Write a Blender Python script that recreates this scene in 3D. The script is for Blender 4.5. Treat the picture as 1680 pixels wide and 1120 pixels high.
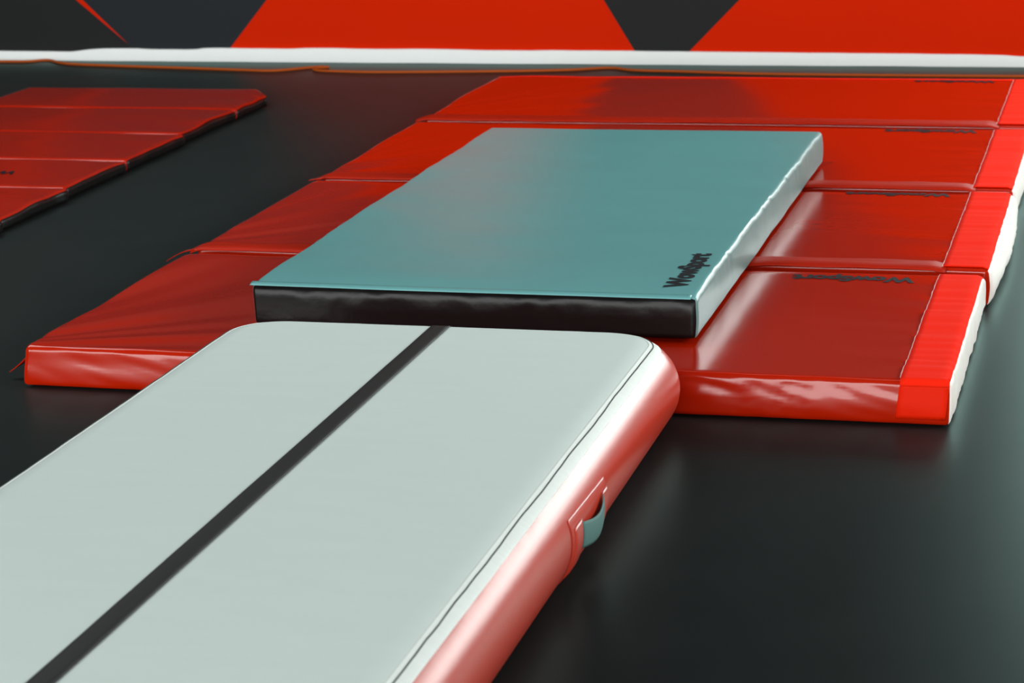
import bpy, bmesh, math, random
from mathutils import Vector, Matrix, noise

scene = bpy.context.scene
for o in list(bpy.data.objects):
    bpy.data.objects.remove(o)
COL = scene.collection

# ------------------------------------------------------------------ camera
R2 = Vector((0.967131781351564, 0.25248006680479174, -0.030165101789958088))
U2 = Vector((-0.03570954407869452, 0.2523171461107588, 0.9669854633034634))
FW = Vector((-0.2517557267699037, 0.9341251916337391, -0.2530398790581984))
CAM = Vector((2.5684, -4.9351, 1.4905))
cam_data = bpy.data.cameras.new('camera')
cam = bpy.data.objects.new('camera', cam_data)
COL.objects.link(cam)
M = Matrix((R2, U2, -FW)).transposed().to_4x4()
M.translation = CAM
cam.matrix_world = M
cam_data.sensor_width = 36.0
cam_data.lens = 3940.53 / 1680 * 36
cam_data.clip_start = 0.05
cam_data.dof.use_dof = True
cam_data.dof.focus_distance = 5.35
cam_data.dof.aperture_fstop = 8.0
scene.camera = cam

# ------------------------------------------------------------------ view
vs = scene.view_settings
scene.display_settings.display_device = 'sRGB'
vs.view_transform = 'Standard'
vs.look = 'None'
vs.gamma = 1.0
vs.use_curve_mapping = False
vs.exposure = 0.0

# ------------------------------------------------------------------ world and lamps
world = bpy.data.worlds.new('world')
scene.world = world
world.use_nodes = True
world.node_tree.nodes['Background'].inputs[0].default_value = (0.55, 0.75, 0.75, 1)
world.node_tree.nodes['Background'].inputs[1].default_value = 0.05


def area(name, loc, look, sx, sy, power, col):
    d = bpy.data.lights.new(name, 'AREA')
    d.shape = 'RECTANGLE'
    d.size, d.size_y = sx, sy
    d.energy = power
    d.color = col
    o = bpy.data.objects.new(name, d)
    COL.objects.link(o)
    o.location = loc
    o.rotation_euler = (Vector(look) - Vector(loc)).to_track_quat('-Z', 'Y').to_euler()
    return o


WY = 5.24            # back wall
RX = 7.0             # right wall
LX = -6.0
FY = -8.0
CZ = 4.2
area('ceiling_fill', (0.0, 0.9, CZ - 0.1), (0.0, 5.0, 0.2), 7.0, 1.0, 60, (0.95, 1.0, 0.98))  # unseen overhead fill, tilted to brighten the back wall
area('entrance_daylight', (-0.5, FY + 0.1, 2.1), (-0.5, 0.0, 1.7), 11.0, 3.9, 960, (0.97, 1.0, 0.985))
area('side_daylight', (RX - 0.12, 1.0, 2.2), (0.0, 1.0, 0.2), 5.0, 2.0, 330, (1.0, 0.96, 0.93))
area('ceiling_fill', (-2.2, 1.4, CZ - 0.1), (-1.6, 1.6, 0.0), 3.0, 4.0, 150, (0.97, 1.0, 0.985))  # added fill light, brightens the tops of the mats on the left
WINDOW_GLOW = 11.5    # daylight seen through the frosted panes of the back window

# ------------------------------------------------------------------ materials


def mat(name, col, rough=0.5, spec=0.5, bump=0.0, bscale=40.0, bdist=0.002, stretch=(1, 1, 1), var=0.0, vscale=3.0, rvar=0.0,
        coat=0.0, coat_rough=0.1, sheen=0.0, detail=3.0, ior=None):
    m = bpy.data.materials.new(name)
    m.use_nodes = True
    nt = m.node_tree
    b = nt.nodes['Principled BSDF']
    b.inputs['Base Color'].default_value = (*col, 1)
    b.inputs['Roughness'].default_value = rough
    b.inputs['Specular IOR Level'].default_value = spec
    b.inputs['Coat Weight'].default_value = coat
    b.inputs['Coat Roughness'].default_value = coat_rough
    b.inputs['Sheen Weight'].default_value = sheen
    if ior:
        b.inputs['IOR'].default_value = ior
    tc = nt.nodes.new('ShaderNodeTexCoord')
    mp = nt.nodes.new('ShaderNodeMapping')
    mp.inputs['Scale'].default_value = stretch
    nt.links.new(tc.outputs['Object'], mp.inputs['Vector'])
    if bump > 0:
        n = nt.nodes.new('ShaderNodeTexNoise')
        n.inputs['Scale'].default_value = bscale
        n.inputs['Detail'].default_value = detail
        nt.links.new(mp.outputs[0], n.inputs['Vector'])
        bp = nt.nodes.new('ShaderNodeBump')
        bp.inputs['Strength'].default_value = bump
        bp.inputs['Distance'].default_value = bdist
        nt.links.new(n.outputs['Fac'], bp.inputs['Height'])
        nt.links.new(bp.outputs[0], b.inputs['Normal'])
    if var > 0:
        n2 = nt.nodes.new('ShaderNodeTexNoise')
        n2.inputs['Scale'].default_value = vscale
        n2.inputs['Detail'].default_value = 6
        nt.links.new(mp.outputs[0], n2.inputs['Vector'])
        mx = nt.nodes.new('ShaderNodeMix')
        mx.data_type = 'RGBA'
        mx.inputs['A'].default_value = (*[c * (1 - var) for c in col], 1)
        mx.inputs['B'].default_value = (*[min(1, c * (1 + var)) for c in col], 1)
        nt.links.new(n2.outputs['Fac'], mx.inputs['Factor'])
        nt.links.new(mx.outputs['Result'], b.inputs['Base Color'])
    if rvar > 0:
        n3 = nt.nodes.new('ShaderNodeTexNoise')
        n3.inputs['Scale'].default_value = 2.5
        n3.inputs['Detail'].default_value = 4
        nt.links.new(tc.outputs['Object'], n3.inputs['Vector'])
        mr = nt.nodes.new('ShaderNodeMapRange')
        mr.inputs['To Min'].default_value = max(0.02, rough - rvar)
        mr.inputs['To Max'].default_value = rough + rvar
        nt.links.new(n3.outputs['Fac'], mr.inputs['Value'])
        nt.links.new(mr.outputs[0], b.inputs['Roughness'])
    return m


MT = {}
MT['wall_red'] = mat('wall_red', (0.64, 0.017, 0.0), 0.8, 0.06, var=0.05, vscale=2)
MT['wall_black'] = mat('wall_black', (0.008, 0.008, 0.0082), 0.7, 0.3)
MT['wall_slate'] = mat('wall_slate', (0.010, 0.0125, 0.0165), 0.7, 0.3)
MT['wall_grey'] = mat('wall_grey', (0.045, 0.048, 0.048), 0.7, 0.3)
MT['plain_wall'] = mat('plain_wall', (0.03, 0.034, 0.038), 0.8, 0.2)
MT['ceiling'] = mat('ceiling', (0.04, 0.045, 0.05), 0.8, 0.2)
MT['baseboard'] = mat('baseboard_white', (0.86, 0.89, 0.88), 0.6, 0.3, var=0.02, vscale=20)
MT['floor'] = mat('black_rubber', (0.0105, 0.0108, 0.0113), 0.7, 0.0, bump=0.25, bscale=260, bdist=0.0008, var=0.35, vscale=5)
_nt = MT['floor'].node_tree      # teal cast of reflected daylight put into the gloss colour, growing towards grazing view
_gl = _nt.nodes.new('ShaderNodeBsdfGlossy')
_gl.inputs['Color'].default_value = (0.74, 1.0, 0.95, 1)
_gl.inputs['Roughness'].default_value = 0.36
_fr = _nt.nodes.new('ShaderNodeFresnel')
_fr.inputs['IOR'].default_value = 1.3
_mx = _nt.nodes.new('ShaderNodeMixShader')
_ml = _nt.nodes.new('ShaderNodeMath')
_ml.operation = 'MULTIPLY'
_ml.inputs[1].default_value = 0.46
_nt.links.new(_fr.outputs[0], _ml.inputs[0])
_nt.links.new(_ml.outputs[0], _mx.inputs[0])
_nt.links.new(_nt.nodes['Principled BSDF'].outputs[0], _mx.inputs[1])
_nt.links.new(_gl.outputs[0], _mx.inputs[2])
_nt.links.new(_mx.outputs[0], _nt.nodes['Material Output'].inputs['Surface'])
MT['red'] = mat('red_vinyl', (0.45, 0.0125, 0.0005), 0.15, 0.48, bump=0.025, bscale=14, bdist=0.004, stretch=(1, 1.6, 1))
MT['red_front'] = MT['red']
MT['hook'] = mat('red_hook_fabric', (0.93, 0.020, 0.005), 0.9, 0.05, bump=0.4, bscale=500, bdist=0.0006)
MT['stitch'] = mat('pale_thread', (0.85, 0.5, 0.47), 0.7, 0.3)
MT['white_vinyl'] = mat('white_vinyl', (0.95, 0.86, 0.81), 0.3, 0.5, bump=0.25, bscale=30, bdist=0.004)
MT['grey'] = mat('grey_vinyl', (0.14, 0.375, 0.38), 0.27, 0.5, bump=0.10, bscale=16, bdist=0.003, var=0.04, vscale=4)
MT['grey_dimmed'] = mat('grey_vinyl_dimmed', (0.115, 0.225, 0.22), 0.4, 0.45, bump=0.10, bscale=16, bdist=0.003)  # same grey vinyl as the top, its colour darkened to offset side light
MT['flap'] = mat('red_flap_cloth', (0.40, 0.012, 0.0006), 0.5, 0.15)
MT['hook_end'] = mat('red_tape', (0.80, 0.015, 0.0005), 0.6, 0.1, bump=0.2, bscale=300, bdist=0.0006)
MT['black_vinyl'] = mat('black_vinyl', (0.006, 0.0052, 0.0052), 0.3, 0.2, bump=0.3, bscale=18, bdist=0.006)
MT['print'] = mat('black_print', (0.018, 0.018, 0.022), 0.6, 0.08)
MT['track_top'] = mat('grey_white_track', (0.64, 0.735, 0.71), 0.6, 0.25, bump=0.2, bscale=350, bdist=0.0006, var=0.03, vscale=5, stretch=(1, 4, 1))
MT['track_band'] = mat('track_band', (0.80, 0.86, 0.83), 0.55, 0.35, bump=0.4, bscale=90, bdist=0.002, stretch=(0.3, 2, 1), var=0.05, vscale=40)
MT['track_side'] = mat('track_red', (0.52, 0.04, 0.02), 0.28, 0.42, bump=0.08, bscale=30, bdist=0.003)
MT['track_line'] = mat('track_line', (0.022, 0.023, 0.023), 0.55, 0.3, bump=0.2, bscale=350, bdist=0.0006)
MT['thread_dark'] = mat('dark_thread', (0.05, 0.07, 0.07), 0.7, 0.2)
MT['webbing'] = mat('grey_webbing', (0.10, 0.21, 0.195), 0.7, 0.3, bump=0.4, bscale=600, bdist=0.0005)
MT['orange'] = mat('orange_cord', (0.42, 0.075, 0.006), 0.6, 0.2)
MT['frame'] = mat('window_frame', (0.25, 0.26, 0.27), 0.5, 0.4)
pm = bpy.data.materials.new('lit_pane')
pm.use_nodes = True
nb = pm.node_tree.nodes['Principled BSDF']
nb.inputs['Base Color'].default_value = (0.6, 0.65, 0.65, 1)
nb.inputs['Emission Color'].default_value = (0.88, 1.0, 0.975, 1)
nb.inputs['Emission Strength'].default_value = WINDOW_GLOW
MT['pane'] = pm

# ------------------------------------------------------------------ helpers


def tag(o, label=None, cat=None, group=None, kind=None):
    if label:
        o['label'] = label
    if cat:
        o['category'] = cat
    if group:
        o['group'] = group
    if kind:
        o['kind'] = kind
    return o


def empty(name, loc, label, cat, group=None):
    o = bpy.data.objects.new(name, None)
    o.empty_display_size = 0.1
    COL.objects.link(o)
    o.location = loc
    return tag(o, label, cat, group)


def link_mesh(name, verts, faces, mats, parent=None, fmat=None, smooth=True):
    """verts are in world space; a child is stored relative to its parent's base"""
    me = bpy.data.meshes.new(name)
    base = world_loc(parent)
    me.from_pydata([tuple(Vector(v) - base) for v in verts], [], faces)
    for m in (mats if isinstance(mats, (list, tuple)) else [mats]):
        me.materials.append(m)
    if fmat:
        for p, k in zip(me.polygons, fmat):
            p.material_index = k
    if smooth:
        for p in me.polygons:
            p.use_smooth = True
    me.update()
    o = bpy.data.objects.new(name, me)
    COL.objects.link(o)
    if parent:
        o.parent = parent
    return o


def world_loc(o):
    v = Vector((0, 0, 0))
    while o is not None:
        v += Vector(o.location)
        o = o.parent
    return v


def box(name, lo, hi, m, parent=None, bevel=0.0):
    bm = bmesh.new()
    bmesh.ops.create_cube(bm, size=1)
    c = (Vector(lo) + Vector(hi)) / 2
    s = Vector(hi) - Vector(lo)
    for v in bm.verts:
        v.co = Vector((v.co.x * s.x, v.co.y * s.y, v.co.z * s.z)) + c
    if bevel:
        bmesh.ops.bevel(bm, geom=bm.edges[:], offset=bevel, segments=2, affect='EDGES', profile=0.5)
    vs_ = [tuple(v.co) for v in bm.verts]
    bm.verts.index_update()
    fs = [[v.index for v in f.verts] for f in bm.faces]
    bm.free()
    return link_mesh(name, vs_, fs, m, parent, smooth=False)


def n1(x, y=0.0, z=0.0):
    return noise.noise(Vector((x, y, z)))


def coords(a, b, n, r):
    inner = [a + r + (b - a - 2 * r) * i / n for i in range(n + 1)]
    lo = [a, a + r * 0.12, a + r * 0.3, a + r * 0.55, a + r * 0.8]
    hi = [b - r * 0.8, b - r * 0.55, b - r * 0.3, b - r * 0.12, b]
    return lo + inner + hi


def pad(x0, x1, y0, y1, z0, z1, r, nx, ny, nz, disp=None):
    """A cushion: a finely divided box with rounded edges; returns vertices and faces by side."""
    xs, ys, zs = coords(x0, x1, nx, r), coords(y0, y1, ny, r), coords(z0, z1, nz, r)
    I, J, K = len(xs) - 1, len(ys) - 1, len(zs) - 1
    idx, verts = {}, []

    def vid(i, j, k):
        key = (i, j, k)
        if key not in idx:
            p = Vector((xs[i], ys[j], zs[k]))
            q = Vector((min(max(p.x, x0 + r), x1 - r), min(max(p.y, y0 + r), y1 - r), min(max(p.z, z0 + r), z1 - r)))
            d = p - q
            nrm = d.normalized() if d.length > 1e-9 else Vector((0, 0, 1))
            p = q + nrm * r
            if disp:
                p = disp(p, nrm)
            idx[key] = len(verts)
            verts.append(p)
        return idx[key]
    F = {s: [] for s in ('top', 'bottom', 'front', 'back', 'left', 'right')}
    for i in range(I):
        for j in range(J):
            F['top'].append([vid(i, j, K), vid(i + 1, j, K), vid(i + 1, j + 1, K), vid(i, j + 1, K)])
    F['bottom'].append([vid(i, 0, 0) for i in range(I + 1)][::-1] + [vid(0, j, 0) for j in range(1, J + 1)][::1]
                       + [vid(i, J, 0) for i in range(1, I + 1)] + [vid(I, j, 0) for j in range(J - 1, 0, -1)])
    for i in range(I):
        for k in range(K):
            F['front'].append([vid(i, 0, k), vid(i + 1, 0, k), vid(i + 1, 0, k + 1), vid(i, 0, k + 1)])
            F['back'].append([vid(i + 1, J, k), vid(i, J, k), vid(i, J, k + 1), vid(i + 1, J, k + 1)])
    for j in range(J):
        for k in range(K):
            F['left'].append([vid(0, j + 1, k), vid(0, j, k), vid(0, j, k + 1), vid(0, j + 1, k + 1)])
            F['right'].append([vid(I, j, k), vid(I, j + 1, k), vid(I, j + 1, k + 1), vid(I, j, k + 1)])
    return verts, F


def part_of(name, verts, F, sides, m, parent):
    faces = [f for s in sides for f in F[s]]
    used = sorted({v for f in faces for v in f})
    mp = {v: i for i, v in enumerate(used)}
    return link_mesh(name, [verts[v] for v in used], [[mp[v] for v in f] for f in faces], m, parent)


def sheet(name, us, vs_, fn, m, parent, th=0.0015):
    """A thin strip of cloth following fn(u, v), given a real thickness."""
    verts, faces = [], []
    nu, nv = len(us), len(vs_)
    for u in us:
        for v in vs_:
            verts.append(fn(u, v))
    for a in range(nu - 1):
        for b in range(nv - 1):
            faces.append([a * nv + b, (a + 1) * nv + b, (a + 1) * nv + b + 1, a * nv + b + 1])
    o = link_mesh(name, verts, faces, m, parent)
    s = o.modifiers.new('solid', 'SOLIDIFY')
    s.thickness = th
    s.offset = -1
    return o


def lin(a, b, n):
    return [a + (b - a) * i / n for i in range(n + 1)]


def tube(name, pts, r, m, parent=None, seg=8):
    verts, faces = [], []
    n = len(pts)
    pts = [Vector(p) for p in pts]
    for i, p in enumerate(pts):
        t = (pts[min(i + 1, n - 1)] - pts[max(i - 1, 0)]).normalized()
        a = t.cross(Vector((0, 0, 1)))
        if a.length < 1e-4:
            a = Vector((1, 0, 0))
        a.normalize()
        b = a.cross(t)
        for k in range(seg):
            th = 2 * math.pi * k / seg
            verts.append(p + a * math.cos(th) * r + b * math.sin(th) * r)
    for i in range(n - 1):
        for k in range(seg):
            faces.append([i * seg + k, i * seg + (k + 1) % seg, (i + 1) * seg + (k + 1) % seg, (i + 1) * seg + k])
    faces.append([k for k in range(seg)][::-1])
    faces.append([(n - 1) * seg + k for k in range(seg)])
    return link_mesh(name, verts, faces, m, parent)


def smooth_path(pts, n=8):
    pts = [Vector(p) for p in pts]
    out = []
    for i in range(len(pts) - 1):
        p0, p1, p2, p3 = pts[max(i - 1, 0)], pts[i], pts[i + 1], pts[min(i + 2, len(pts) - 1)]
        for k in range(n):
            t = k / n
            out.append(0.5 * ((2 * p1) + (p2 - p0) * t + (2 * p0 - 5 * p1 + 4 * p2 - p3) * t * t + (3 * p1 - p0 - 3 * p2 + p3) * t ** 3))
    out.append(pts[-1])
    return out


def lettering(parent, text, origin, xdir, ydir, width, height, surf, bold=0.02, m=None, gap=1.0):
    """Printed word lying on a surface; origin is the lower left of the W, height its cap height."""
    cu = bpy.data.curves.new('lettering', 'FONT')
    cu.body = text
    cu.size = 1.0
    cu.offset = bold
    cu.space_character = gap
    tmp = bpy.data.objects.new('lettering', cu)
    COL.objects.link(tmp)
    dg = bpy.context.evaluated_depsgraph_get()
    dg.update()
    me = bpy.data.meshes.new_from_object(tmp.evaluated_get(dg))
    bpy.data.objects.remove(tmp)
    bm = bmesh.new()
    bm.from_mesh(me)
    bpy.data.meshes.remove(me)
    bmesh.ops.triangulate(bm, faces=bm.faces[:])
    xs = [v.co.x for v in bm.verts]
    x0, x1 = min(xs), max(xs)
    wv = [v.co.y for v in bm.verts if v.co.x < x0 + 0.5]
    y0, y1 = min(wv), max(wv)
    for _ in range(2):
        bmesh.ops.subdivide_edges(bm, edges=[e for e in bm.edges if e.calc_length() > 0.12], cuts=1)
        bmesh.ops.triangulate(bm, faces=bm.faces[:])
    xd, yd, o = Vector(xdir), Vector(ydir), Vector(origin)
    verts, faces = [], []
    bm.verts.index_update()
    for v in bm.verts:
        p = o + xd * ((v.co.x - x0) / (x1 - x0) * width) + yd * ((v.co.y - y0) / (y1 - y0) * height)
        verts.append(Vector((p.x, p.y, surf(p.x, p.y) + 0.0012)))
    flip = xd.cross(yd).z < 0
    for f in bm.faces:
        ids = [v.index for v in f.verts]
        faces.append(ids[::-1] if flip else ids)
    bm.free()
    return link_mesh('lettering', verts, faces, m or MT['print'], parent, smooth=False)


# ------------------------------------------------------------------ the room
fl = link_mesh('floor', [(LX, FY, 0), (RX, FY, 0), (RX, WY, 0), (LX, WY, 0)], [[0, 1, 2, 3]], MT['floor'], smooth=False)
tag(fl, 'black rubber gym floor under all the mats', 'floor', kind='structure')
ce = link_mesh('ceiling', [(LX, FY, CZ), (RX, FY, CZ), (RX, WY, CZ), (LX, WY, CZ)], [[3, 2, 1, 0]], MT['ceiling'], smooth=False)
tag(ce, 'dark ceiling above the hall', 'ceiling', kind='structure')

WX0, WX1, WZ0, WZ1 = 2.2, 6.6, 0.95, 2.55        # the window in the back wall
polys = [
    (0, [(LX, 0), (-1.858, 0), (-1.95, 0.077), (-3.46, 1.331), (LX, 1.331)]),
    (2, [(-1.95, 0.077), (-3.26, 1.331), (-3.46, 1.331)]),
    (1, [(-1.858, 0), (-1.505, 0), (-0.354, 1.331), (-3.26, 1.331), (-1.95, 0.077)]),
    (2, [(-1.505, 0), (0.452, 0), (-0.354, 1.331)]),
    (0, [(0.452, 0), (0.601, 0), (1.918, 1.331), (-0.354, 1.331)]),
    (2, [(0.601, 0), (WX0, 0), (WX0, WZ0), (1.918, 1.331)]),
    (2, [(WX0, 0), (3.2, 0), (WX0, WZ0)]),
    (0, [(3.2, 0), (RX, 0), (RX, WZ0), (WX0, WZ0)]),
    (0, [(1.918, 1.331), (WX0, WZ0), (WX0, CZ), (1.0, CZ)]),
    (3, [(LX, 1.331), (-3.46, 1.331), (-3.26, 1.331), (-0.354, 1.331), (1.918, 1.331), (1.0, CZ), (LX, CZ)]),
    (3, [(WX0, WZ1), (WX1, WZ1), (RX, WZ1), (RX, CZ), (WX0, CZ)]),
    (3, [(WX1, WZ0), (RX, WZ0), (RX, WZ1), (WX1, WZ1)]),
]
wv, wf, wm = [], [], []
for k, pl in polys:
    b0 = len(wv)
    wv += [(x, WY, z) for x, z in pl]
    wf.append([b0 + i for i in range(len(pl))])
    wm.append(k)
wb = link_mesh('wall_back', wv, wf, [MT['wall_black'], MT['wall_slate'], MT['wall_red'], MT['wall_grey']], fmat=wm, smooth=False)
tag(wb, 'back wall painted in large red and black triangles', 'wall', kind='structure')
for nm, vv, lb in (('wall_left', [(LX, FY, 0), (LX, WY, 0), (LX, WY, CZ), (LX, FY, CZ)], 'plain dark wall on the left side of the hall'),
                   ('wall_front', [(LX, FY, 0), (RX, FY, 0), (RX, FY, CZ), (LX, FY, CZ)], 'plain dark wall behind the camera'),
                   ('wall_right', [(RX, FY, 0), (RX, WY, 0), (RX, WY, CZ), (RX, FY, CZ)], 'plain dark wall on the right side of the hall')):
    tag(link_mesh(nm, vv, [[0, 1, 2, 3]], MT['plain_wall'], smooth=False), lb, 'wall', kind='structure')

win = box('window_1', (WX0, WY + 0.06, WZ0), (WX1, WY + 0.08, WZ1), MT['pane'])
tag(win, 'tall frosted window lighting the hall from the back right', 'window', kind='structure')
fw_ = 0.05
for lo, hi in (((WX0, WY - 0.02, WZ0), (WX0 + fw_, WY + 0.06, WZ1)), ((WX1 - fw_, WY - 0.02, WZ0), (WX1, WY + 0.06, WZ1)),
               ((WX0 + fw_, WY - 0.02, WZ0), (WX1 - fw_, WY + 0.06, WZ0 + fw_)), ((WX0 + fw_, WY - 0.02, WZ1 - fw_), (WX1 - fw_, WY + 0.06, WZ1))):
    box('window_frame', lo, hi, MT['frame'], win)

# white baseboard with an uneven upper edge
bx = [LX, -4, -3.2, -2.6, -2.29, -2.22, -2.12, -1.94, -1.84, -1.71, -1.62, -1.53, -1.2, -1.04, -0.75, -0.52, -0.2, 0.1, 0.41, 0.8, 1.1, 1.62, 1.95, 2.07, 2.3, 3.5, RX]
bz = [.045, .046, .044, .043, .042, .043, .054, .058, .0555, .054, .056, .062, .060, .064, .061, .0625, .058, .0595, .0585, .0565, .055, .053, .050, .045, .046, .05, .05]
top = smooth_path([(x, 0, z) for x, z in zip(bx, bz)], 6)
bv, bf = [], []
for p in top:
    h = p.z + 0.0012 * n1(p.x * 9)
    bot = 0.001 + 0.0012 * n1(p.x * 3, 5)
    bv += [(p.x, WY - 0.018, bot), (p.x, WY - 0.018, h - 0.004), (p.x, WY - 0.014, h), (p.x, WY - 0.0005, h)]
for i in range(len(top) - 1):
    for k in range(3):
        a = i * 4 + k
        bf.append([a, a + 4, a + 5, a + 1])
bb = link_mesh('baseboard_back', bv, bf, MT['baseboard'])
tag(bb, 'uneven white baseboard along the foot of the red and black wall', 'baseboard', kind='structure')

# ------------------------------------------------------------------ orange cords at the wall
cr = 0.006
pA = [(-3.6, 5.13), (-2.56, 5.15), (-2.42, 5.16), (-2.335, 5.20), (-2.19, 5.095), (-1.895, 5.035), (-1.584, 4.99), (-1.3, 4.945), (-1.154, 4.925), (-1.08, 4.96), (-1.0, 5.03), (-0.94, 5.06)]
c1 = tube('orange_cord', smooth_path([(x, y, cr) for x, y in pA], 8), cr, MT['orange'])
tag(c1, 'thin orange cord along the foot of the back wall, left of the loose ends', 'cord', 'orange cords along the back wall')
pB = [(-0.915, 5.045), (-0.962, 5.022), (-0.968, 4.985), (-0.91, 4.938), (-0.701, 4.91), (-0.45, 4.925), (-0.167, 4.955), (0.04, 4.985), (0.193, 5.021), (0.339, 5.085), (0.46, 5.02), (0.674, 4.995), (0.994, 4.945), (1.5, 4.93), (2.6, 4.93)]
c2 = tube('orange_cord', smooth_path([(x, y, cr) for x, y in pB], 8), cr, MT['orange'])
tag(c2, 'thin orange cord running behind the red mats, its hooked end near the other cord', 'cord', 'orange cords along the back wall')

# ------------------------------------------------------------------ four red mats in a row
LX0, LX1, LY0, LY1 = 0.5347, 1.6022, 0.2545, 2.4348
RY = [0.0, 1.058, 2.099, 3.199, 4.283]
TZ = 0.1


def make_red_mat(k):
    x0 = [0.060, 0.064, 0.068, 0.076][k]
    x1 = [2.193, 2.203, 2.203, 2.196][k]
    y0 = RY[k] + (0.0 if k == 0 else 0.006)
    y1 = RY[k + 1] - 0.004
    bulge = [0.004, 0.03, 0.016, 0.008][k]

    def zoff(x, y):
        z = 0.0018 * n1(x * 1.4, y * 1.7, k * 7.3)
        # ripples that gather at the stitched strip on the right
        d = x - 2.085
        w = math.exp(-max(0.0, -d) / 0.16)
        z += w * 0.0022 * n1(y * 11 + d * 1.5, x * 1.2, 3 + k)
        if d > 0:
            z += (0.0034 * n1(y * 30, x * 3, 9 + k) + 0.0048 * n1(y * 13, x * 2, 14 + k)) * min(1.0, (y - y0) / 0.05)
        # long folds fanning out from the left corner
        dx, dy = x - x0 + 0.15, y - y0 + 0.03
        rr = math.hypot(dx, dy)
        th = math.atan2(dy, dx)
        fade = max(0.0, 1 - max(0.0, x - x0) / 0.9)
        z += fade * min(rr, 0.45) * 0.016 * n1(th * 6.5, k * 3.1 + 0.4, rr * 0.9)
        # the mats sink to a rounded shoulder at their far edge, and roll at the near one
        z -= 0.021 * math.exp(-((y1 - y) / 0.045) ** 2)
        if k:
            z += 0.001 * math.exp(-((y - y0) / 0.05) ** 2)
        return z

    zfree = zoff

    def zoff(x, y):      # pressed flat under the landing mat
        z = zfree(x, y)
        d = min(x - LX0 + 0.05, LX1 + 0.03 - x, y - LY0 + 0.05, LY1 + 0.05 - y)
        a = max(0.0, min(1.0, d / 0.06))
        return z * (1 - a) + (min(z, 0.0) - 0.003) * a

    def surf(x, y):
        return TZ + zoff(x, y)

    def disp(p, n):
        q = p.copy()
        hf = max(0.0, min(1.0, (p.z - 0.01) / (TZ - 0.02)))
        q.z += zoff(p.x, p.y) * hf * (1 if n.z > -0.5 else 0)
        if n.x > 0.5:      # the stuffed right end
            s = math.sin(math.pi * max(0, min(1, p.z / TZ)))
            t = math.sin(math.pi * max(0, min(1, (p.y - y0) / (y1 - y0))))
            q.x += (n.x - 0.5) * 2 * (bulge * s * (0.35 + 0.65 * t) + 0.004 * n1(p.y * 14, p.z * 9, k + 4) + 0.0025 * n1(p.y * 30, p.z * 22 + p.y * 20, k + 8))
        if n.x < -0.5:
            q.x += n.x * (0.006 * n1(p.y * 5, p.z * 6, k))
        if n.y < -0.5 and k == 0:
            u = p.x
            q.y += n.y * (0.005 * n1(u * 2.6 + 1.3, p.z * 14) + 0.0022 * n1(u * 13 + p.z * 40, p.z * 24) + 0.0022 * math.exp(-((u - 1.8) / 0.16) ** 2) * n1(u * 34 - p.z * 30, p.z * 12, 5) + 0.001 * math.sin(math.pi * p.z / TZ))
            ss = max(0.0, min(1.0, (0.082 - p.z) / 0.062))
            q.y -= 0.003 * ss * ss * (3 - 2 * ss)
            q.x -= 0.012 * (1 - p.z / TZ) * max(0, 1 - (u - x0) / 0.25)
        return q
    labels = ['glossy red gym mat nearest the camera, its front face in view',
              'red gym mat second from the front with a bulging white right end',
              'red gym mat third from the front, beyond the second mat\'s seam',
              'red gym mat farthest back with a red strip along its rear edge']
    root = empty('gym_mat', (x0, y0, 0), labels[k], 'gym mat', 'red gym mats joined in a row')
    verts, F = pad(x0, x1, y0, y1, 0.001, TZ, 0.014, 150, 74, 10 if k == 0 else 6, disp)
    part_of('cover', verts, F, ['top', 'front', 'left', 'back', 'bottom'], MT['red'], root)
    tag(part_of('end_panel', verts, F, ['right'], MT['white_vinyl'], root), 'white end panel')
    # bright hook and loop strip along the right edge
    sx0, sx1 = 2.086, x1 - 0.003
    vsx = lin(sx0, sx1, 8)
    if k == 0:
        path = [('f', z) for z in lin(0.018, TZ - 0.014, 7)] + [('r', a) for a in lin(0.15, 1.42, 5)] + [('t', y) for y in lin(0.016, y1 - 0.02, 110)]
    else:
        path = [('t', y) for y in lin(y0 + 0.004, y1 - 0.02, 110)]

    def fs(u, x):
        kind, t = u
        if kind == 't':
            e = max(0.0, x - (x1 - 0.014))
            return Vector((x, t, surf(x, t) + 0.0022 - (0.014 - math.sqrt(0.014 ** 2 - e * e))))
        if kind == 'r':
            rr = 0.0165
            q = disp(Vector((x, 0.0, TZ - 0.014)), Vector((0, -1, 0)))
            c = Vector((x, q.y + 0.014, TZ - 0.014 + zoff(x, 0.014)))
            return c + Vector((0, -rr * math.cos(t), rr * math.sin(t)))
        xx = 2.075 + (x - sx0) * 0.965 + (x - 2.075) * 0.0
        xx = x - 0.010 * (TZ - t) / TZ
        q = disp(Vector((x, 0.0, t)), Vector((0, -1, 0)))
        return Vector((xx, q.y - 0.0025, t))
    st = sheet('hook_strip', [u for u in path if u[0] != 'f'], vsx, fs, MT['hook'], root, 0.0018)
    if k == 0:
        tag(sheet('strip_end', [u for u in path if u[0] == 'f'] + [path[7 + 1]], vsx, fs, MT['hook_end'], st, 0.0018), 'smooth red strip end on the front face')
    tag(st, 'brighter red fabric strip')
    ty = [y for kk, y in path if kk == 't']
    tube('stitching', [(sx0 - 0.001 + 0.0012 * n1(y * 30), y, surf(sx0, y) + 0.0022) for y in ty], 0.0016, MT['stitch'], st, 6)
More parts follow.
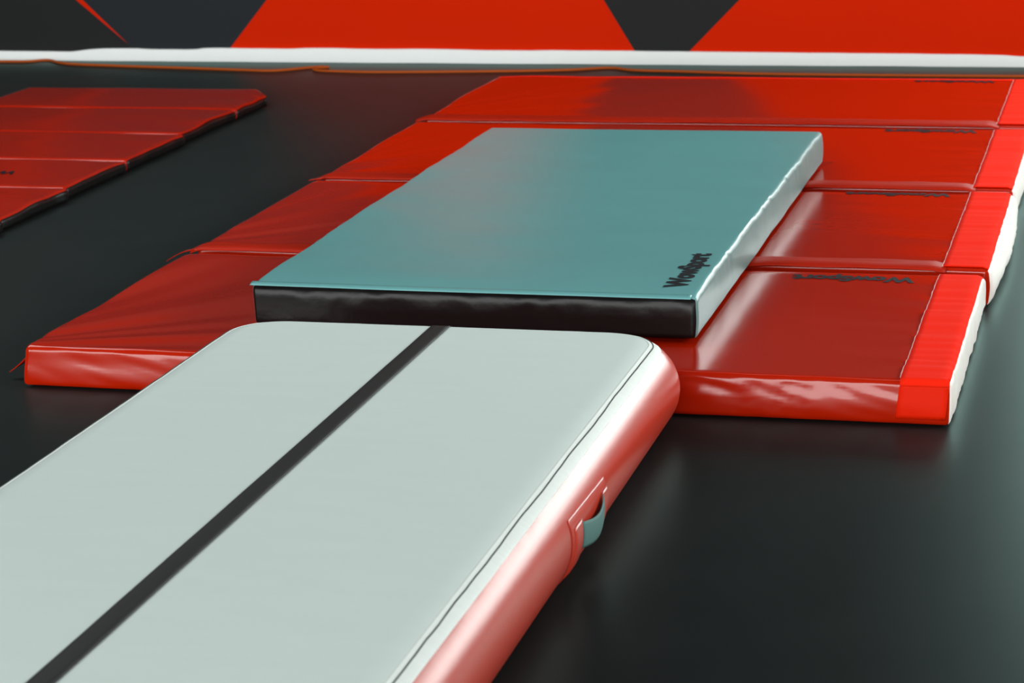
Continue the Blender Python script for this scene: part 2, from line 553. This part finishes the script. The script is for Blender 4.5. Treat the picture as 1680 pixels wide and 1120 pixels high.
    # printed word at the far right
    if k < 3:
        oy = [0.946, 2.033, 3.105][k]
        lettering(root, 'WowSport', (2.031, oy, 0), (-1, 0, 0), (0, -1, 0), 0.306, 0.062, surf, 0.05)
    else:
        lettering(root, 'WowSport', (2.02, 4.195, 0), (-1, 0, 0), (0, -1, 0), 0.30, 0.06, surf, 0.05)
        tag(sheet('hook_strip', lin(x0 + 0.01, sx0 - 0.002, 120), lin(y1 - 0.085, y1 - 0.004, 6),
                  lambda x, y: Vector((x, y, surf(x, y) + 0.0022 + 0.012 * math.exp(-((y1 - y) / 0.045) ** 2))), MT['hook'], root, 0.0018), 'brighter red fabric strip')
    if k:
        # joining flap: lies on the near edge of this mat and laps over the mat in front of it
        lip = 0.020
        fx0, fx1 = x0 - [0, 0.014, 0.012, 0.030][k], x1 - 0.002

        def ff(x, t):
            e = (x - fx0) / (fx1 - fx0)
            wob = 0.004 * n1(x * 3.2, k * 5.0) + 0.003 * n1(x * 11, k * 2.0)
            y = y0 + 0.055 - t * (0.055 + lip + wob)
            z0_ = TZ + 0.0034 + zoff(x, max(y, y0 + 0.002))
            over = max(0.0, y0 + 0.006 - y)
            z = z0_ - over * over * 11.0 + 0.002 * n1(x * 6, t * 2, k)
            # loose end at the left points outwards
            if x < x0 + 0.03:
                a = (x0 + 0.03 - x) / (x0 + 0.03 - fx0)
                y = y * (1 - 0.55 * a) + (y0 - 0.005) * 0.55 * a
                z -= 0.012 * a * a
            z -= 0.0056 * max(0.0, min(1.0, (x - 2.062) / 0.022))
            return Vector((x, y, z))
        xs_ = lin(fx0, x0 + 0.03, 8)[:-1] + lin(x0 + 0.03, 2.094, 130)
        sheet('joining_flap', xs_, lin(0, 1, 8), ff, MT['flap'], root, 0.002)
    # loose strap ends on the left
    if k == 0:
        def fl_(u, v):
            a = Vector((0.066, 0.055 + 0.05 * v, 0.088 - 0.012 * v))
            b = Vector((-0.012 + 0.004 * v, 0.060 + 0.018 * v, 0.016 + 0.004 * v))
            p = a.lerp(b, u)
            p.z -= 0.006 * math.sin(math.pi * u)
            return p
        sheet('strap_end', lin(0, 1, 10), lin(0, 1, 3), fl_, MT['red'], root, 0.002)
    if k == 1:
        def fl2(u, v):
            a = Vector((0.075, 1.045 + 0.03 * v, 0.096))
            b = Vector((-0.036, 1.085 + 0.016 * v, 0.052))
            p = a.lerp(b, u)
            p.z += 0.008 * math.sin(math.pi * u)
            return p
        sheet('strap_end', lin(0, 1, 10), lin(0, 1, 3), fl2, MT['red'], root, 0.002)
    if k == 2:
        def fl3(u, v):
            a = Vector((0.085, 2.055 + 0.03 * v, 0.100))
            b = Vector((0.036, 2.070 + 0.012 * v, 0.090))
            return a.lerp(b, u)
        sheet('strap_end', lin(0, 1, 8), lin(0, 1, 3), fl3, MT['red'], root, 0.002)
    return root, surf


red_surfs = [make_red_mat(k) for k in range(4)]

# ------------------------------------------------------------------ grey landing mat on the red mats
LZ0, LZ1 = 0.1035, 0.2095
LYAW = 0.0011


def make_landing_mat():
    root = empty('landing_mat', (LX0, LY0, LZ0), 'thick grey landing mat with black front face lying on the red mats', 'landing mat')

    def zo(x, y):
        z = 0.0022 * n1(x * 1.6, y * 1.3, 21)
        z += 0.0011 * n1(x * 2 + y * 5.5, y * 1.2 - x * 3, 33)
        ex = min(1.0, max(0, x - LX0) / 0.16)
        z += (1 - ex) * 0.004 * n1(y * 5, x * 3, 12)
        fr = math.exp(-max(0.0, y - LY0) / 0.10)
        z += fr * 0.0022 * n1(x * 4, y * 6, 3) - 0.0090 * math.exp(-max(0.0, y - LY0) / 0.08) - 0.004 * (y - LY0) / (LY1 - LY0)
        return z

    def disp(p, n):
        q = p.copy()
        h = (p.z - LZ0) / (LZ1 - LZ0)
        q.z += zo(p.x, p.y) * max(0, min(1, h * 1.4 - 0.3))
        if n.x > 0.5:
            edge = max(0.0, h - 0.35) / 0.65
            q.x += n.x * (0.005 * math.sin(math.pi * h) + edge * (0.002 * n1(p.y * 13, p.z * 6, 40) + 0.0025 * n1(p.y * 27, p.z * 9, 44)) + 0.003 * n1(p.y * 6 + p.z * 9, p.z * 12, 47))
            for cy, wd, dp in ((1.70, 0.008, 0.005), (1.83, 0.007, 0.003), (1.40, 0.012, 0.003), (0.72, 0.014, 0.004), (1.27, 0.006, 0.003)):
                q.x -= n.x * dp * math.exp(-((p.y - cy + (h - 0.5) * 0.03) / wd) ** 2) * max(0, min(1, (h - 0.2) * 2))
        if n.x < -0.4:
            q.x += n.x * (0.006 * n1(p.y * 7, p.z * 5, 60) + 0.004 * n1(p.y * 19, 2, 61))
        if n.y < -0.5:
            top_ = max(0.0, h - 0.55) / 0.45
            q.y += n.y * (0.002 * math.sin(math.pi * h) + 0.003 * n1(p.x * 5, p.z * 12, 70) + top_ * (0.004 * n1(p.x * 14, p.z * 14, 71) + 0.003 * n1(p.x * 31, p.z * 20, 72)) - 0.007 * max(0.0, (h - 0.72) / 0.28) ** 2)
        return q
    verts, F = pad(LX0, LX1, LY0, LY1, LZ0, LZ1, 0.012, 90, 150, 12, disp)
    ca, sa = math.cos(LYAW), math.sin(LYAW)
    vv = []
    for v in verts:
        dx, dy = v.x - LX1, v.y - LY0
        vv.append(Vector((LX1 + ca * dx - sa * dy, LY0 + sa * dx + ca * dy, v.z)))
    part_of('top_cover', vv, F, ['top'], MT['grey'], root)
    tag(part_of('front_panel', vv, F, ['front'], MT['black_vinyl'], root), 'black front panel')
    part_of('side_panel', vv, F, ['right'], MT['grey_dimmed'], root)
    part_of('side_panel', vv, F, ['left'], MT['grey_dimmed'], root)
    part_of('back_panel', vv, F, ['back', 'bottom'], MT['black_vinyl'], root)
    # a thin sewn lip of the grey cover over the black front
    sheet('cover_lip', lin(LX0 - 0.003, LX1 - 0.012, 120), lin(0, 1, 4),
          lambda x, t: Vector((x, LY0 + 0.020 - 0.021 * t - 0.001 * n1(x * 9), LZ1 + 0.0010 + zo(x, LY0 + 0.018 - 0.020 * t) - 0.0030 * t ** 4)), MT['grey'], root, 0.0012)
    lettering(root, 'WowSport', (1.567, 0.330, 0), (0, 1, 0), (-1, 0, 0), 0.342, 0.056, lambda x, y: LZ1 + zo(x, y), 0.055)
    return root


make_landing_mat()

# ------------------------------------------------------------------ air track in the foreground
AX0, AX1 = 0.673, 1.540          # flat part of the top
AY0, AY1 = -4.15, -0.075
AH = 0.2
AR = 0.1


def make_air_track():
    root = empty('air_track', (1.106, AY0, 0), 'pale grey inflatable tumbling track with red sides and a black centre stripe', 'air track')
    rin = 0.085
    # centre path, counter clockwise seen from above, with outward plan normals
    path = []

    def arc(cx, cy, a0, a1, n):
        for i in range(n + 1):
            a = math.radians(a0 + (a1 - a0) * i / n)
            path.append((cx + rin * math.cos(a), cy + rin * math.sin(a), math.cos(a), math.sin(a)))
    for y in lin(AY0 + rin, AY1 - rin, 130)[:-1]:
        path.append((AX1, y, 1, 0))
    arc(AX1 - rin, AY1 - rin, 0, 90, 24)
    for x in lin(AX1 - rin, AX0 + rin, 30)[1:-1]:
        path.append((x, AY1, 0, 1))
    arc(AX0 + rin, AY1 - rin, 90, 180, 24)
    for y in lin(AY1 - rin, AY0 + rin, 130)[1:-1]:
        path.append((AX0, y, -1, 0))
    arc(AX0 + rin, AY0 + rin, 180, 270, 12)
    for x in lin(AX0 + rin, AX1 - rin, 30)[1:-1]:
        path.append((x, AY0, 0, -1))
    arc(AX1 - rin, AY0 + rin, 270, 360, 12)
    path = path[:-1]
    N = len(path)

    def at(i, phi, extra=0.0):
        x, y, nx, ny = path[i % N]
        r = AR + extra
        wob = 0.0
        if math.radians(50) < phi < math.radians(75):
            wob = 0.0009 * n1(x * 14, y * 14, 5)
        rr = r + wob
        X, Y, Z = x + nx * rr * math.cos(phi), y + ny * rr * math.cos(phi), AR + rr * math.sin(phi)
        if Y > AY1:
            Y = AY1 + (Y - AY1) * 0.68
        return Vector((X, Y, Z))

    def band(name, phis, m, parent, extra=None):
        verts, faces = [], []
        n = len(phis)
        for i in range(N):
            for j, ph in enumerate(phis):
                verts.append(at(i, math.radians(ph), extra[j] if extra else 0.0))
        for i in range(N):
            for j in range(n - 1):
                a, b = i * n + j, ((i + 1) % N) * n + j
                faces.append([a, a + 1, b + 1, b])
        return link_mesh(name, verts, [f[::-1] for f in faces], m, parent)
    # top: the flat deck and the first degrees of the roll
    deck = [at(i, math.radians(90)) for i in range(N)]
    verts, faces = list(deck), [list(range(N))]
    phis = [88, 85, 81, 77, 73, 69, 68]
    for ph in phis:
        verts += [at(i, math.radians(ph), 0.0) for i in range(N)]
    for r_ in range(len(phis)):
        for i in range(N):
            a, b = r_ * N + i, r_ * N + (i + 1) % N
            faces.append([a, a + N, b + N, b])
    link_mesh('top_deck', verts, faces, MT['track_top'], root)
    bd = band('edge_band', [70, 69.5, 68.7, 67.5, 66.5, 65, 63, 60, 58, 55, 52.6, 52.1, 51.7], MT['track_band'], root,
              [0.0002, 0.0012, 0.0018, 0.0014, 0.0010, 0.0010, 0.0010, 0.0010, 0.0010, 0.0010, 0.0010, 0.0006, -0.001])
    tag(bd, 'whitish seam band along the top edge')
    pts = []
    for i in range(N + 1):
        x, y, nx, ny = path[i % N]
        ph = math.radians(64.0 + 1.3 * n1(x * 4, y * 5, 2) + 0.8 * n1(x * 13, y * 14, 7))
        pts.append(at(i, ph, 0.0012))
    tag(tube('seam_line', pts, 0.0014, MT['thread_dark'], bd, 6), 'dark wavy seam line')
    tag(band('side_wall', lin(52.2, -90, 48), MT['track_side'], root), 'glossy red rounded side')
    bot = [at(i, math.radians(-90)) for i in range(N)]
    link_mesh('bottom_sheet', bot, [list(range(N))[::-1]], MT['track_side'], root, smooth=False)
    # black centre stripe, carried over the far edge
    xl, xr = 1.0765, 1.1180
    us = [('t', y) for y in lin(AY0 + 0.02, AY1, 60)] + [('r', a) for a in lin(84, 50, 8)]

    def fstripe(u, s):
        kind, t = u
        e = 0.0
        if kind == 't':
            e = 0.0018 * (t - AY1)
            x = xl + (xr - xl) * s + 0.0006 * n1(t * 6, s)
            return Vector((x - 0.0045 * (t - AY1) * 0.9, t, AH + 0.0012))
        a = math.radians(t)
        return Vector((xl + (xr - xl) * s, AY1 + 0.68 * (AR + 0.0012) * math.cos(a), AR + (AR + 0.0012) * math.sin(a)))
    tag(sheet('centre_stripe', us, lin(0, 1, 3), fstripe, MT['track_line'], root, 0.0009), 'black centre stripe')
    # carry handle on the right side: red reinforcing patch and grey webbing loop
    hy0, hy1 = -1.128, -0.858

    def skin(y, ph, e):
        a = math.radians(ph)
        return Vector((AX1 + (AR + e) * math.cos(a), y, AR + (AR + e) * math.sin(a)))

    def patch(y, t):
        ed = min(t, 1 - t, (y - hy0) / 0.066, (hy1 - y) / 0.066)
        ph = 25.5 - 67 * t - 4.0 * (y - hy0) / (hy1 - hy0)
        return skin(y - 0.02 * t, ph, 0.0004 + 0.0014 * min(1.0, ed * 9))
    hd = sheet('handle_patch', lin(hy0, hy1, 60), lin(0, 1, 40), patch, MT['track_side'], root, 0.0012)
    tag(hd, 'raised red handle patch')

    def strap(u, v):
        y = -1.066 + 0.162 * u
        s = math.sin(math.pi * u)
        p0 = skin(y, 12.0 - 27 * v - 3 * s, 0.004)
        out = 0.011 * s ** 0.8
        return p0 + Vector((out, 0, -0.005 * s * (1 - 0.4 * v)))
    tag(sheet('handle_strap', lin(0, 1, 24), lin(0, 1, 8), strap, MT['webbing'], root, 0.002), 'grey webbing carry strap')
    for ya, yb, pa, rot_ in ((-1.118, -1.062, 14.6, 0.0), (-0.908, -0.866, 12.6, 0.0)):
        def tab(yy, t, ya=ya, yb=yb, pa=pa):
            ed = min(1.0, 6 * min((yy - ya) / (yb - ya), 1 - (yy - ya) / (yb - ya)) + 0.2)
            return skin(yy - 0.014 * t, pa - 50 * t, 0.0022 + 0.0022 * ed * min(1, 8 * (1 - t)))
        sheet('strap_tab', lin(ya, yb, 14), lin(0, 1, 14), tab, MT['track_side'], root, 0.0018)
    return root


make_air_track()

# ------------------------------------------------------------------ folding red mat on the left


def make_folding_mat():
    root = empty('folding_mat', (-1.35, 4.15, 0), 'red folding mat with four creases lying on the left of the floor', 'gym mat')
    ys = [4.16, 3.66, 3.11, 2.58, 2.09, 1.60, 1.10]
    T = 0.048
    for i in range(6):
        y1, y0 = ys[i] - 0.003, ys[i + 1] + 0.003
        x0, x1 = -1.93 + 0.006 * i, -0.815 + [0.0, -0.005, 0.01, 0.012, 0.02, 0.03][i]

        def zo(x, y, i=i, x1=x1):
            z = 0.003 * n1(x * 2.2, y * 3, 50 + i)
            w = math.exp(-max(0.0, x1 - x) / 0.25)
            z += w * 0.006 * n1(x * 5 + y * 4, y * 6, 80 + i)
            return z

        def disp(p, n, i=i, x1=x1, y0=y0, y1=y1, zo=zo):
            q = p.copy()
            h = max(0, min(1, p.z / T))
            q.z += zo(p.x, p.y) * h
            if n.x > 0.3:
                q.x += 0.006 * n1(p.y * 6, p.z * 3, 90 + i) + 0.006 * math.exp(-((p.y - y1 + 0.03) / 0.035) ** 2)
            if i == 0:   # the far right corner is cut back
                c = (p.x - (x1 - 0.10)) / 0.10
                if c > 0:
                    q.y -= c * 0.19 * max(0, (p.y - y0) / (y1 - y0)) ** 3
            return q
        verts, F = pad(x0, x1, y0, y1, 0.001, T, 0.018, 60, 24, 4, disp)
        pn = part_of('panel', verts, F, ['top', 'bottom', 'front', 'back', 'left'], MT['red'], root)
        tag(part_of('shade_edge', verts, F, ['right'], MT['black_vinyl'], pn), 'side edge darkened as painted shade')  # right side coloured black to stand in for the shadow along the edge
        if i == 3:
            lettering(pn, 'WowSport', (-1.093, 2.352, 0), (-1, 0, 0), (0, -1, 0), 0.306, 0.06, lambda x, y, zo=zo: T + zo(x, y), 0.035)
    return root


make_folding_mat()
